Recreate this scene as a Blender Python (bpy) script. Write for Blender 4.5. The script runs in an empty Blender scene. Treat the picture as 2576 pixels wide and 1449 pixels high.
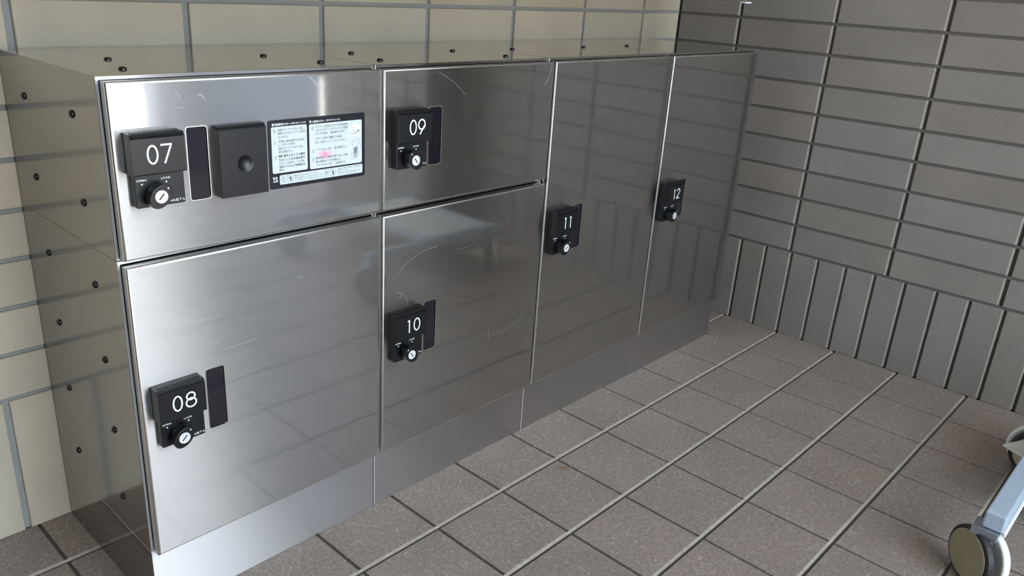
import bpy, bmesh, math, random
from math import radians, sin, cos, pi
from mathutils import Vector, Matrix, Euler
from mathutils.geometry import tessellate_polygon

S = bpy.context.scene
COL = S.collection

# ------------------------------------------------------------------ camera
F_PX = 2027.327
cam = bpy.data.cameras.new('camera')
cam.sensor_fit = 'HORIZONTAL'
cam.sensor_width = 36.0
cam.lens = F_PX / 2576 * 36.0
cam.shift_x = 50.0885 / 2576
cam.shift_y = 11.283 / 2576
cam.clip_start = 0.02
cam_o = bpy.data.objects.new('camera', cam)
COL.objects.link(cam_o)
cam_o.location = (-0.33235, -0.87580, 0.81475)
cam_o.rotation_euler = Euler((1.2005066, -0.0547007, -0.8052730), 'XYZ')
S.camera = cam_o

# ------------------------------------------------------------------ light
S.view_settings.view_transform = 'Standard'
S.view_settings.look = 'None'
S.view_settings.gamma = 1
S.view_settings.exposure = 0.48
S.view_settings.use_curve_mapping = False
world = bpy.data.worlds.new('overcast_sky')
S.world = world
world.use_nodes = True
wb = world.node_tree.nodes['Background']
wb.inputs['Color'].default_value = (0.80, 0.90, 1.0, 1)
wb.inputs['Strength'].default_value = 5.2
sun = bpy.data.lights.new('sun', 'SUN')
sun.energy = 16.0
sun.color = (1.0, 0.95, 0.86)
sun.angle = radians(0.6)
sun_o = bpy.data.objects.new('sun', sun)
COL.objects.link(sun_o)
sun_dir = Vector((0.74, -0.06, -0.67))          # travels right, outwards and down
sun_o.rotation_euler = sun_dir.to_track_quat('-Z', 'Y').to_euler()

# ------------------------------------------------------------------ helpers
def tag(o, label=None, cat=None, group=None, kind=None):
    if label: o['label'] = label
    if cat: o['category'] = cat
    if group: o['group'] = group
    if kind: o['kind'] = kind
    return o

def thing(name, label, cat, loc=(0, 0, 0), group=None):
    o = bpy.data.objects.new(name, None)
    COL.objects.link(o)
    o.empty_display_size = 0.05
    o.location = loc
    return tag(o, label, cat, group)

def world_loc(p):
    v = Vector((0, 0, 0))
    while p is not None:
        v += p.location
        p = p.parent
    return v

def obj(name, bm, mats, parent=None, bevel=0.0, seg=2, smooth=False, uv=None):
    """link a bmesh given in WORLD coordinates as one object (parents are never rotated)"""
    me = bpy.data.meshes.new(name)
    if uv: box_uv(bm, uv)
    off = world_loc(parent)
    bmesh.ops.translate(bm, verts=bm.verts, vec=-off)
    bm.to_mesh(me)
    bm.free()
    for m in (mats if isinstance(mats, (list, tuple)) else [mats]):
        me.materials.append(m)
    o = bpy.data.objects.new(name, me)
    COL.objects.link(o)
    if parent is not None: o.parent = parent
    if smooth:
        for p in me.polygons: p.use_smooth = True
    if bevel > 0:
        b = o.modifiers.new('bevel', 'BEVEL')
        b.width = bevel; b.segments = seg; b.limit_method = 'ANGLE'; b.angle_limit = radians(35)
        b.harden_normals = False
    return o

def box_uv(bm, mode):
    # u runs across the brushing of the sheet (vertical on upright faces)
    lay = bm.loops.layers.uv.verify()
    for f in bm.faces:
        n = f.normal
        a = max(range(3), key=lambda i: abs(n[i]))
        for l in f.loops:
            c = l.vert.co
            if a == 1: l[lay].uv = (c.z, c.x)
            elif a == 0: l[lay].uv = (c.z, c.y)
            else: l[lay].uv = (c.y, c.x)

def add_box(bm, x0, x1, y0, y1, z0, z1, mi=0):
    vs = [bm.verts.new(c) for c in ((x0, y0, z0), (x1, y0, z0), (x1, y1, z0), (x0, y1, z0),
                                    (x0, y0, z1), (x1, y0, z1), (x1, y1, z1), (x0, y1, z1))]
    fs = []
    for q in ((0, 3, 2, 1), (4, 5, 6, 7), (0, 1, 5, 4), (1, 2, 6, 5), (2, 3, 7, 6), (3, 0, 4, 7)):
        f = bm.faces.new([vs[i] for i in q]); f.material_index = mi; fs.append(f)
    return fs

def new_box(*a):
    bm = bmesh.new(); add_box(bm, *a); return bm

def rrect(x0, x1, z0, z1, r, n=5):
    pts = []
    for cx, cz, a0 in ((x1 - r, z1 - r, 0), (x0 + r, z1 - r, 90), (x0 + r, z0 + r, 180), (x1 - r, z0 + r, 270)):
        for k in range(n + 1):
            a = radians(a0 + 90 * k / n)
            pts.append((cx + r * cos(a), cz + r * sin(a)))
    return pts      # counter-clockwise seen with x right, z up (from -Y)

def add_plate(bm, outline, y_front, y_back, holes=(), mi=0):
    """solid with a front at y_front; outline/holes are (x,z) loops"""
    loops = [list(outline)] + [list(h) for h in holes]
    fr, bk = [], []
    for lp in loops:
        fr.append([bm.verts.new((x, y_front, z)) for x, z in lp])
        bk.append([bm.verts.new((x, y_back, z)) for x, z in lp])
    if holes:
        tris = tessellate_polygon([[Vector((x, z, 0)) for x, z in lp] for lp in loops])
        ff = [v for l in fr for v in l]; bb = [v for l in bk for v in l]
        for t in tris:
            for arr, flip in ((ff, False), (bb, True)):
                try:
                    f = bm.faces.new([arr[i] for i in t]); f.material_index = mi
                except ValueError: pass
    else:
        f = bm.faces.new(fr[0]); f.material_index = mi
        f = bm.faces.new(list(reversed(bk[0]))); f.material_index = mi
    for a, b in zip(fr, bk):
        n = len(a)
        for i in range(n):
            f = bm.faces.new((a[i], b[i], b[(i + 1) % n], a[(i + 1) % n])); f.material_index = mi
    bmesh.ops.recalc_face_normals(bm, faces=bm.faces)

def plate(outline, yf, yb, holes=()):
    bm = bmesh.new(); add_plate(bm, outline, yf, yb, holes); return bm

def extrude_x(profile, x0, x1):
    """profile (y,z) loop swept along X"""
    bm = bmesh.new()
    a = [bm.verts.new((x0, y, z)) for y, z in profile]
    b = [bm.verts.new((x1, y, z)) for y, z in profile]
    bm.faces.new(a); bm.faces.new(list(reversed(b)))
    n = len(a)
    for i in range(n): bm.faces.new((a[i], a[(i + 1) % n], b[(i + 1) % n], b[i]))
    bmesh.ops.recalc_face_normals(bm, faces=bm.faces)
    return bm

def ribbon(bm, pts, w, y, mi=0, closed=False, d=0.00025):
    """flat stroke of width w through (x,z) points, front face at y, thickness d"""
    n = len(pts); L, R = [], []
    for i in range(n):
        p = Vector(pts[i])
        if closed:
            a, b = Vector(pts[(i - 1) % n]), Vector(pts[(i + 1) % n])
        else:
            a, b = Vector(pts[max(i - 1, 0)]), Vector(pts[min(i + 1, n - 1)])
        t = (b - a).normalized(); nn = Vector((-t.y, t.x))
        k = 1.0
        if (closed or 0 < i < n - 1):
            t1 = (p - a).normalized() if (p - a).length > 0 else t
            k = 1.0 / max(0.5, abs(t1.dot(t)))
        L.append(p + nn * w / 2 * k); R.append(p - nn * w / 2 * k)
    rows = []
    for q in (L, R):
        rows.append([bm.verts.new((v.x, y, v.y)) for v in q])
        rows.append([bm.verts.new((v.x, y + d, v.y)) for v in q])
    m = n if closed else n - 1
    Lf, Lb, Rf, Rb = rows
    for i in range(m):
        j = (i + 1) % n
        for q in ((Lf[i], Rf[i], Rf[j], Lf[j]), (Lb[i], Lb[j], Rb[j], Rb[i]), (Lf[i], Lf[j], Lb[j], Lb[i]), (Rf[i], Rb[i], Rb[j], Rf[j])):
            f = bm.faces.new(q); f.material_index = mi

def arc(cx, cz, rx, rz, a0, a1, n=20):
    return [(cx + rx * cos(radians(a0 + (a1 - a0) * k / n)), cz + rz * sin(radians(a0 + (a1 - a0) * k / n))) for k in range(n + 1)]

def add_disc(bm, cx, cz, r, yf, yb, n=24, rx=None, ang=0, mi=0):
    rx = rx or r
    pts = []
    for k in range(n):
        a = 2 * pi * k / n
        u, v = rx * cos(a), r * sin(a)
        pts.append((cx + u * cos(ang) - v * sin(ang), cz + u * sin(ang) + v * cos(ang)))
    add_plate(bm, pts, yf, yb, mi=mi)

def text_into(bm, body, x0, x1, z0, h, y, mi=0, d=0.0001, bold=0.0, keep=False):
    """lettering fitted between x0 and x1, baseline z0, capital/kanji height h"""
    c = bpy.data.curves.new('lettering', 'FONT')
    c.body = body; c.resolution_u = 2; c.offset = bold
    o = bpy.data.objects.new('lettering', c)
    COL.objects.link(o)
    bpy.context.view_layer.update()
    dg = bpy.context.evaluated_depsgraph_get()
    me = bpy.data.meshes.new_from_object(o.evaluated_get(dg))
    bpy.data.objects.remove(o); bpy.data.curves.remove(c)
    if not me.vertices: return
    xs = [v.co.x for v in me.vertices]; ys = [v.co.y for v in me.vertices]
    sx = (x1 - x0) / (max(xs) - min(xs)); mx = min(xs)
    sz = h / (max(ys) - min(ys)); mz = min(ys)
    vm = [bm.verts.new((x0 + (v.co.x - mx) * sx, y, z0 + (v.co.y - mz) * sz)) for v in me.vertices]
    for p in me.polygons:
        try:
            f = bm.faces.new([vm[i] for i in p.vertices]); f.material_index = mi
            if f.normal.y > 0: f.normal_flip()
        except ValueError: pass
    bpy.data.meshes.remove(me)

# ------------------------------------------------------------------ materials
def mat(name):
    m = bpy.data.materials.new(name); m.use_nodes = True
    nt = m.node_tree
    return m, nt, nt.nodes['Principled BSDF'], nt.nodes.new, nt.links.new

def simple(name, col, rough=0.5, metal=0.0, noise=0.0, nscale=60, bump=0.0, coat=0.0):
    m, nt, b, N, L = mat(name)
    b.inputs['Roughness'].default_value = rough
    b.inputs['Metallic'].default_value = metal
    b.inputs['Coat Weight'].default_value = coat
    tc = N('ShaderNodeTexCoord'); nz = N('ShaderNodeTexNoise')
    nz.inputs['Scale'].default_value = nscale; nz.inputs['Detail'].default_value = 5
    L(tc.outputs['Object'], nz.inputs['Vector'])
    mx = N('ShaderNodeMix'); mx.data_type = 'RGBA'
    mx.inputs[6].default_value = tuple(max(0, c * (1 - noise)) for c in col) + (1,)
    mx.inputs[7].default_value = tuple(min(1, c * (1 + noise)) for c in col) + (1,)
    L(nz.outputs['Fac'], mx.inputs[0]); L(mx.outputs[2], b.inputs['Base Color'])
    if bump:
        bp = N('ShaderNodeBump'); bp.inputs['Strength'].default_value = bump; bp.inputs['Distance'].default_value = 0.0004
        L(nz.outputs['Fac'], bp.inputs['Height']); L(bp.outputs[0], b.inputs['Normal'])
    return m

def steel(name, col=(0.60, 0.60, 0.595), rough=0.28, sharp=0.05, mixf=0.33, wavy=0.018, aniso=0.99, grain=0.00008, fan=(-.42, -.21, 0, .21, .42)):
    """brushed stainless sheet: a fine horizontal grain that smears reflections across it"""
    m, nt, b, N, L = mat(name)
    out = nt.nodes['Material Output']
    tc = N('ShaderNodeTexCoord')
    mp = N('ShaderNodeMapping'); mp.inputs['Scale'].default_value = (3, 3, 900)
    L(tc.outputs['Object'], mp.inputs['Vector'])
    gr = N('ShaderNodeTexNoise'); gr.inputs['Scale'].default_value = 1.5; gr.inputs['Detail'].default_value = 3
    L(mp.outputs[0], gr.inputs['Vector'])
    wv = N('ShaderNodeTexNoise'); wv.inputs['Scale'].default_value = 3.2; wv.inputs['Detail'].default_value = 1
    L(tc.outputs['Object'], wv.inputs['Vector'])
    bp = N('ShaderNodeBump'); bp.inputs['Strength'].default_value = wavy; bp.inputs['Distance'].default_value = 0.012
    L(wv.outputs['Fac'], bp.inputs['Height'])
    fine = N('ShaderNodeMapping'); fine.inputs['Scale'].default_value = (4, 4, 2600)
    L(tc.outputs['Object'], fine.inputs['Vector'])
    fn = N('ShaderNodeTexNoise'); fn.inputs['Scale'].default_value = 1.0; fn.inputs['Detail'].default_value = 1
    L(fine.outputs[0], fn.inputs['Vector'])
    bf = N('ShaderNodeBump'); bf.inputs['Strength'].default_value = 1; bf.inputs['Distance'].default_value = grain
    L(fn.outputs['Fac'], bf.inputs['Height']); L(bp.outputs[0], bf.inputs['Normal'])
    cr = N('ShaderNodeMix'); cr.data_type = 'RGBA'
    cr.inputs[6].default_value = tuple(c * 0.93 for c in col) + (1,)
    cr.inputs[7].default_value = tuple(min(1, c * 1.07) for c in col) + (1,)
    L(gr.outputs['Fac'], cr.inputs[0])
    tg = N('ShaderNodeTangent'); tg.direction_type = 'UV_MAP'
    nt.nodes.remove(b)
    # the grain fans a reflection out up and down: a few narrow lobes leaning either way
    acc = None
    for n_, k in enumerate(fan):
        pb = N('ShaderNodeBsdfPrincipled')
        pb.inputs['Metallic'].default_value = 1
        pb.inputs['Roughness'].default_value = rough
        pb.inputs['Anisotropic'].default_value = aniso
        L(cr.outputs[2], pb.inputs['Base Color']); L(tg.outputs[0], pb.inputs['Tangent'])
        va = N('ShaderNodeVectorMath'); va.operation = 'ADD'; va.inputs[1].default_value = (0, 0, k)
        L((bf if grain else bp).outputs[0], va.inputs[0])
        vn = N('ShaderNodeVectorMath'); vn.operation = 'NORMALIZE'; L(va.outputs[0], vn.inputs[0])
        L(vn.outputs[0], pb.inputs['Normal'])
        if acc is None: acc = pb
        else:
            m2 = N('ShaderNodeMixShader'); m2.inputs[0].default_value = 1 / (n_ + 1)
            L(acc.outputs[0], m2.inputs[1]); L(pb.outputs[0], m2.inputs[2]); acc = m2
    b2 = N('ShaderNodeBsdfPrincipled')
    b2.inputs['Metallic'].default_value = 1; b2.inputs['Roughness'].default_value = sharp
    L(cr.outputs[2], b2.inputs['Base Color']); L(bp.outputs[0], b2.inputs['Normal'])
    ms = N('ShaderNodeMixShader'); ms.inputs[0].default_value = mixf
    L(acc.outputs[0], ms.inputs[1]); L(b2.outputs[0], ms.inputs[2]); L(ms.outputs[0], out.inputs['Surface'])
    return m

def tile_mat(name, base, speck, speck_scale, rough, bump, tintmix=1.0, patch=None):
    """fired ceramic: every tile its own tone (attribute tile_tone), fine mottling and pores"""
    m, nt, b, N, L = mat(name)
    tc = N('ShaderNodeTexCoord')
    at = N('ShaderNodeAttribute'); at.attribute_name = 'tile_tone'
    n1 = N('ShaderNodeTexNoise'); n1.inputs['Scale'].default_value = speck_scale; n1.inputs['Detail'].default_value = 6; n1.inputs['Roughness'].default_value = 0.75
    n2 = N('ShaderNodeTexNoise'); n2.inputs['Scale'].default_value = 9; n2.inputs['Detail'].default_value = 3
    L(tc.outputs['Object'], n1.inputs['Vector']); L(tc.outputs['Object'], n2.inputs['Vector'])
    r1 = N('ShaderNodeMapRange'); r1.inputs[1].default_value = 0.3; r1.inputs[2].default_value = 0.7
    r1.inputs[3].default_value = 1 - speck; r1.inputs[4].default_value = 1 + speck
    L(n1.outputs['Fac'], r1.inputs[0])
    r2 = N('ShaderNodeMapRange'); r2.inputs[1].default_value = 0.35; r2.inputs[2].default_value = 0.65
    r2.inputs[3].default_value = 0.95; r2.inputs[4].default_value = 1.05
    L(n2.outputs['Fac'], r2.inputs[0])
    mu = N('ShaderNodeMath'); mu.operation = 'MULTIPLY'; L(r1.outputs[0], mu.inputs[0]); L(r2.outputs[0], mu.inputs[1])
    mc = N('ShaderNodeMix'); mc.data_type = 'RGBA'; mc.blend_type = 'MULTIPLY'; mc.inputs[0].default_value = 1
    mc.inputs[6].default_value = base + (1,); L(at.outputs['Color'], mc.inputs[7])
    vs = N('ShaderNodeVectorMath'); vs.operation = 'SCALE'
    L(mc.outputs[2], vs.inputs[0]); L(mu.outputs[0], vs.inputs['Scale'])
    src = vs.outputs[0]
    if patch:
        vo = N('ShaderNodeTexVoronoi'); vo.inputs['Scale'].default_value = patch[0]
        L(tc.outputs['Object'], vo.inputs['Vector'])
        rr = N('ShaderNodeMapRange'); rr.inputs[1].default_value = patch[1]; rr.inputs[2].default_value = patch[1] * 0.4
        rr.inputs[3].default_value = 0; rr.inputs[4].default_value = patch[2]
        L(vo.outputs['Distance'], rr.inputs[0])
        nz = N('ShaderNodeTexNoise'); nz.inputs['Scale'].default_value = 60; L(tc.outputs['Object'], nz.inputs['Vector'])
        g = N('ShaderNodeMapRange'); g.inputs[1].default_value = 0.48; g.inputs[2].default_value = 0.62; L(nz.outputs['Fac'], g.inputs[0])
        mm = N('ShaderNodeMath'); mm.operation = 'MULTIPLY'; L(rr.outputs[0], mm.inputs[0]); L(g.outputs[0], mm.inputs[1])
        mx = N('ShaderNodeMix'); mx.data_type = 'RGBA'; mx.inputs[7].default_value = patch[3] + (1,)
        L(mm.outputs[0], mx.inputs[0]); L(src, mx.inputs[6]); src = mx.outputs[2]
    L(src, b.inputs['Base Color'])
    b.inputs['Roughness'].default_value = rough
    bp = N('ShaderNodeBump'); bp.inputs['Strength'].default_value = bump; bp.inputs['Distance'].default_value = 0.0006
    L(n1.outputs['Fac'], bp.inputs['Height']); L(bp.outputs[0], b.inputs['Normal'])
    return m

M = {}
M['steel_front'] = steel('brushed_steel_front')
M['steel_plinth'] = steel('brushed_steel_plinth', (0.70, 0.70, 0.71), rough=0.36, sharp=0.16, mixf=0.12, wavy=0.05)
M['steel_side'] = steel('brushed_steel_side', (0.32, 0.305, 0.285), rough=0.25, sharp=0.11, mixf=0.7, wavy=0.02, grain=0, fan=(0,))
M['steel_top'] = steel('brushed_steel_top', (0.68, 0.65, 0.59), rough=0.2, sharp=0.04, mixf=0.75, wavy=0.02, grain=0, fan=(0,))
M['scratch'] = simple('scratched_steel', (0.50, 0.51, 0.52), 0.5, 1.0, 0.3, 300)
M['dark_gap'] = simple('gasket_and_slot_black', (0.012, 0.011, 0.010), 0.8)  # rubber in the door gaps; also the shade inside key slots, as colour
M['black'] = simple('satin_black_plastic', (0.0045, 0.0055, 0.008), 0.34, 0, 0.12, 900, 0.15)
M['black_gloss'] = simple('smooth_black_plastic', (0.012, 0.013, 0.016), 0.22)
M['plug'] = simple('black_rubber_plug', (0.012, 0.009, 0.009), 0.22)
M['white_print'] = simple('white_print', (0.80, 0.85, 0.90), 0.6)
M['dark_print'] = simple('dark_grey_print', (0.02, 0.024, 0.03), 0.6)
M['cyl'] = simple('satin_nickel', (0.80, 0.82, 0.84), 0.45, 0.35)
M['label_black'] = simple('glossy_black_sticker', (0.008, 0.008, 0.014), 0.30)
M['pen'] = simple('pink_pen', (0.75, 0.25, 0.38), 0.6)
M['grout_light'] = simple('light_grey_grout', (0.29, 0.30, 0.295), 0.95, 0, 0.2, 200, 0.5)
M['grout_dark'] = simple('dark_grey_grout', (0.12, 0.11, 0.10), 0.95, 0, 0.25, 200, 0.5)
M['mortar_lit'] = simple('lit_edge_mortar', (0.38, 0.345, 0.295), 0.9, 0, 0.35, 120, 0.6)  # pale tone puts the light on joint edges into the colour
M['grout_floor'] = simple('dark_floor_grout', (0.075, 0.065, 0.055), 0.95, 0, 0.25, 260, 0.6)  # one dark tone for the whole floor joint bed
M['tile_back'] = tile_mat('beige_wall_tile', (0.49, 0.435, 0.34), 0.06, 180, 0.62, 0.15)
M['tile_right'] = tile_mat('taupe_wall_tile', (0.228, 0.205, 0.187), 0.10, 220, 0.62, 0.25)
M['tile_floor'] = tile_mat('stone_floor_tile', (0.262, 0.220, 0.192), 0.34, 150, 0.6, 0.9, patch=(200, 0.34, 0.8, (0.56, 0.53, 0.50)))
M['smoke'], nt, b, N, L = mat('smoked_acrylic')
b.inputs['Base Color'].default_value = (0.012, 0.010, 0.016, 1); b.inputs['Roughness'].default_value = 0.06
b.inputs['Specular IOR Level'].default_value = 0.7
nz = N('ShaderNodeTexNoise'); nz.inputs['Scale'].default_value = 120; tc = N('ShaderNodeTexCoord'); L(tc.outputs['Object'], nz.inputs['Vector'])
bp = N('ShaderNodeBump'); bp.inputs['Strength'].default_value = 0.05; bp.inputs['Distance'].default_value = 0.0005
L(nz.outputs['Fac'], bp.inputs['Height']); L(bp.outputs[0], b.inputs['Normal'])
M['edge_highlight'] = simple('steel_edge_highlight', (0.92, 0.92, 0.90), 0.22, 1.0)  # whiter than the sheet: daylight glint on edges put into the colour

# instruction panel: pale blue-grey print area with a pink smudge of ink on it
M['panel'], nt, b, N, L = mat('pale_label_panel')
tc = N('ShaderNodeTexCoord'); geo = N('ShaderNodeNewGeometry')
sb = N('ShaderNodeVectorMath'); sb.operation = 'SUBTRACT'; sb.inputs[1].default_value = (0.2702, -0.0141, 0.5935)
L(geo.outputs['Position'], sb.inputs[0])
sc = N('ShaderNodeVectorMath'); sc.operation = 'MULTIPLY'; sc.inputs[1].default_value = (75, 0, 130); L(sb.outputs[0], sc.inputs[0])
ln = N('ShaderNodeVectorMath'); ln.operation = 'LENGTH'; L(sc.outputs[0], ln.inputs[0])
nz = N('ShaderNodeTexNoise'); nz.inputs['Scale'].default_value = 350; L(geo.outputs['Position'], nz.inputs['Vector'])
ad = N('ShaderNodeMath'); ad.operation = 'ADD'; L(ln.outputs['Value'], ad.inputs[0]); L(nz.outputs['Fac'], ad.inputs[1])
mr = N('ShaderNodeMapRange'); mr.inputs[1].default_value = 1.45; mr.inputs[2].default_value = 0.55; mr.inputs[3].default_value = 0; mr.inputs[4].default_value = 0.85
L(ad.outputs[0], mr.inputs[0])
mx = N('ShaderNodeMix'); mx.data_type = 'RGBA'; mx.inputs[6].default_value = (0.60, 0.68, 0.72, 1); mx.inputs[7].default_value = (0.85, 0.22, 0.42, 1)
L(mr.outputs[0], mx.inputs[0]); L(mx.outputs[2], b.inputs['Base Color']); b.inputs['Roughness'].default_value = 0.45

# ------------------------------------------------------------------ tiled surfaces
rng = random.Random(7)
def tiles(name, rects, O, U, V, Nn, depth, mt, mg, cham=0.0012, tone=0.10, warm=0.04, grout_rect=None, sink=0.0, fillets=(), mf=None, fills=()):
    """rects: (u0,u1,v0,v1) of every tile face; O + uU + vV, Nn points out of the surface"""
    bm = bmesh.new()
    cl = bm.loops.layers.float_color.new('tile_tone')
    O, U, V, Nn = map(Vector, (O, U, V, Nn))
    P = lambda u, v, w: O + U * u + V * v + Nn * w
    for (u0, u1, v0, v1) in rects:
        t = 1 + rng.uniform(-tone, tone); w_ = rng.uniform(-warm, warm)
        c = (t * (1 + w_), t, t * (1 - w_), 1)
        lift = rng.uniform(-0.0003, 0.0003)
        k = cham
        r0 = [bm.verts.new(P(u, v, -depth)) for u, v in ((u0, v0), (u1, v0), (u1, v1), (u0, v1))]
        r1 = [bm.verts.new(P(u, v, -k + lift)) for u, v in ((u0, v0), (u1, v0), (u1, v1), (u0, v1))]
        r2 = [bm.verts.new(P(u, v, lift)) for u, v in ((u0 + k, v0 + k), (u1 - k, v0 + k), (u1 - k, v1 - k), (u0 + k, v1 - k))]
        fs = [bm.faces.new(r2)]
        for i in range(4):
            j = (i + 1) % 4
            fs.append(bm.faces.new((r1[i], r1[j], r2[j], r2[i])))
            fs.append(bm.faces.new((r0[i], r0[j], r1[j], r1[i])))
        for f in fs:
            for l in f.loops: l[cl] = c
    g = grout_rect
    gv = [bm.verts.new(P(u, v, -depth + sink)) for u, v in ((g[0], g[2]), (g[1], g[2]), (g[1], g[3]), (g[0], g[3]))]
    bv = [bm.verts.new(P(u, v, -0.10)) for u, v in ((g[0], g[2]), (g[1], g[2]), (g[1], g[3]), (g[0], g[3]))]
    gf = [bm.faces.new(gv), bm.faces.new(list(reversed(bv)))]
    for i in range(4):
        j = (i + 1) % 4
        gf.append(bm.faces.new((gv[i], bv[i], bv[j], gv[j])))
    for f in gf:
        f.material_index = 1
        for l in f.loops: l[cl] = (1, 1, 1, 1)
    for quad in fills:
        f = bm.faces.new([bm.verts.new(P(*q)) for q in quad]); f.material_index = 1
        for l in f.loops: l[cl] = (1, 1, 1, 1)
    # joint edges catching light, painted as pale mortar: each strip slopes up against the tile on its far side
    for quad in fillets:
        f = bm.faces.new([bm.verts.new(P(*q)) for q in quad]); f.material_index = 2
        for l in f.loops: l[cl] = (1, 1, 1, 1)
    if U.cross(V).dot(Nn) < 0:
        bmesh.ops.reverse_faces(bm, faces=bm.faces)
    o = obj(name, bm, [mt, mg] + ([mf] if mf else []))
    tag(o, kind='structure')
    return o

W = 1.5988        # right wall plane
D = 0.3005        # back wall plane
ZS = 0.2193       # top of the upright base course
PZ = 0.06792      # height of one tile course
PX = 0.2355       # tile length with its joint
SP = 0.0683       # width of one upright tile with its joint
H = 2.45          # ceiling height

def courses(u_joints, s_joints, u0, u1, gv=0.0100, gh=0.0064, top=H, s_gap=0.0085):
    r = []
    js = sorted([j for j in u_joints if u0 < j < u1])
    e = [u0 - gv / 2] + js + [u1 + gv / 2]
    k = 0; z = ZS
    while z < top:
        for a, b in zip(e[:-1], e[1:]):
            if b - a > 0.02: r.append((a + gv / 2, b - gv / 2, z + gh / 2, min(z + PZ, top) - gh / 2))
        z += PZ
    js = sorted([j for j in s_joints if u0 < j < u1])
    e = [u0 - s_gap / 2] + js + [u1 + s_gap / 2]
    for a, b in zip(e[:-1], e[1:]):
        if b - a > 0.016: r.append((a + s_gap / 2, b - s_gap / 2, 0.0, ZS - gh / 2))
    return r

# back wall (u = x), facing -Y
bx = [0.0195 + PX * k for k in range(-20, 20)]
bs = [-0.0600 + SP * k for k in range(-60, 60)]
tiles('wall_back', courses(bx, bs, -1.6, W - 0.004), (0, D, 0), (1, 0, 0), (0, 0, 1), (0, -1, 0), 0.0055,
      M['tile_back'], M['grout_light'], tone=0.05, warm=0.025, grout_rect=(-1.6, W + 0.1, 0, H))
# right wall (u = y), facing -X, stands back between the corner and a jog nearer the street
YJ = -1.13
ry = [-0.1046 + PX * k for k in range(-20, 8)]
rs = [0.0268 + SP * k for k in range(-60, 30)]
wf, wfill = [], []
k, z = 0, ZS
while z < H:
    for y in ry:
        if YJ < y < D - .02: wf.append(((y + .0026, z + .0034, -.0072), (y + .0053, z + .0034, -.0020), (y + .0053, min(H, z + PZ) - .0034, -.0020), (y + .0026, min(H, z + PZ) - .0034, -.0072)))
    wfill.append(((YJ, z - .0034, -.0030), (D, z - .0034, -.0030), (D, z + .0034, -.0030), (YJ, z + .0034, -.0030)))
    z += PZ
for y in rs:
    if YJ < y < D - .02: wf.append(((y + .0018, .001, -.0072), (y + .0045, .001, -.0016), (y + .0045, ZS - .0036, -.0016), (y + .0018, ZS - .0036, -.0072)))
tiles('wall_right', courses(ry, rs, YJ, D - 0.003), (W, 0, 0), (0, 1, 0), (0, 0, 1), (-1, 0, 0), 0.0075,
      M['tile_right'], M['grout_dark'], tone=0.06, warm=0.03, grout_rect=(YJ, D + 0.0, 0, H), fillets=wf, mf=M['mortar_lit'], fills=wfill)
JX = 1.45
tiles('wall_right_end', courses([YJ - 0.1 - PX * k for k in range(0, 10)], [YJ - 0.03 - SP * k for k in range(0, 20)], -1.70, YJ), (JX, 0, 0), (0, 1, 0), (0, 0, 1), (-1, 0, 0), 0.0075,
      M['tile_right'], M['grout_dark'], tone=0.06, warm=0.03, grout_rect=(-1.70, YJ, 0, H))
tag(obj('trim_1', new_box(JX + 0.008, W + 0.1, -1.69, YJ - 0.0005, 0, H), M['tile_right']), kind='structure')
# floor (u = x, v = y)
FX, FY, FX0, FY0 = 0.14886, 0.15088, 0.2521, -0.1122
fr = []
gx, gy = 0.0048, 0.0086
for i in range(-12, 18):
    for j in range(-16, 3):
        x0 = FX0 + i * FX; y0 = FY0 + j * FY
        x1 = x0 + FX; y1 = min(y0 + FY, D + gy)
        if y0 > YJ - .1 and x1 > W - .03: x1 = W + gx
        if x0 > W - 0.01 and y0 > YJ - .1: continue
        if y1 - y0 < 0.02: continue
        fr.append((x0 + gx / 2, x1 - gx / 2, y0 + gy / 2, y1 - gy / 2))
ff = []
for j in range(-16, 3):
    y = FY0 + j * FY
    if y < D: ff.append(((-1.6, y + .0006, -.0027), (W if y > YJ else 3.0, y + .0006, -.0027), (W if y > YJ else 3.0, y + gy / 2 + .0002, -.0003), (-1.6, y + gy / 2 + .0002, -.0003)))
tiles('floor', fr, (0, 0, 0), (1, 0, 0), (0, 1, 0), (0, 0, 1), 0.0028, M['tile_floor'], M['grout_floor'],
      tone=0.035, warm=0.02, grout_rect=(-1.6, 3.0, -2.55, D + 0.05), cham=0.0009, fillets=ff, mf=M['mortar_lit'])
M['plaster'] = simple('pale_plaster', (0.55, 0.53, 0.50), 0.9, 0, 0.05, 20)
M['concrete'] = simple('grey_concrete', (0.30, 0.33, 0.38), 0.9, 0, 0.12, 5)
M['paving'] = simple('pale_street_paving', (0.72, 0.68, 0.62), 0.9, 0, 0.06, 3)
tag(obj('ceiling', new_box(-1.7, 3.0, -2.4, D + 0.1, H, H + 0.25), M['plaster']), kind='structure')
tag(obj('wall_left_added', new_box(-1.7, -1.6, -2.4, D + 0.1, 0, H), M['tile_back']), kind='structure')  # unseen, added to close off light from the left
tag(obj('ground', new_box(-30, 30, -40, -2.551, -0.12, -0.02), M['paving']), kind='structure')
M['pink_streak'] = simple('pink_streak_reflector', (0.13, 0.10, 0.10), 0.9, 0, 0.08, 2)
M['blue_streak'] = simple('blue_streak_reflector', (0.11, 0.155, 0.19), 0.9, 0, 0.08, 2)
tag(obj('wall_streak_reflector', new_box(2.2, 3.84, -5.2, -5.0, -.02, 3.2), M['pink_streak']), kind='structure')  # unseen, made up for the pink streak reflected in the doors
tag(obj('wall_streak_reflector', new_box(3.841, 6.5, -5.2, -5.0, -.02, 3.2), M['blue_streak']), kind='structure')  # unseen, made up for the blue streak reflected in the doors
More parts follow.
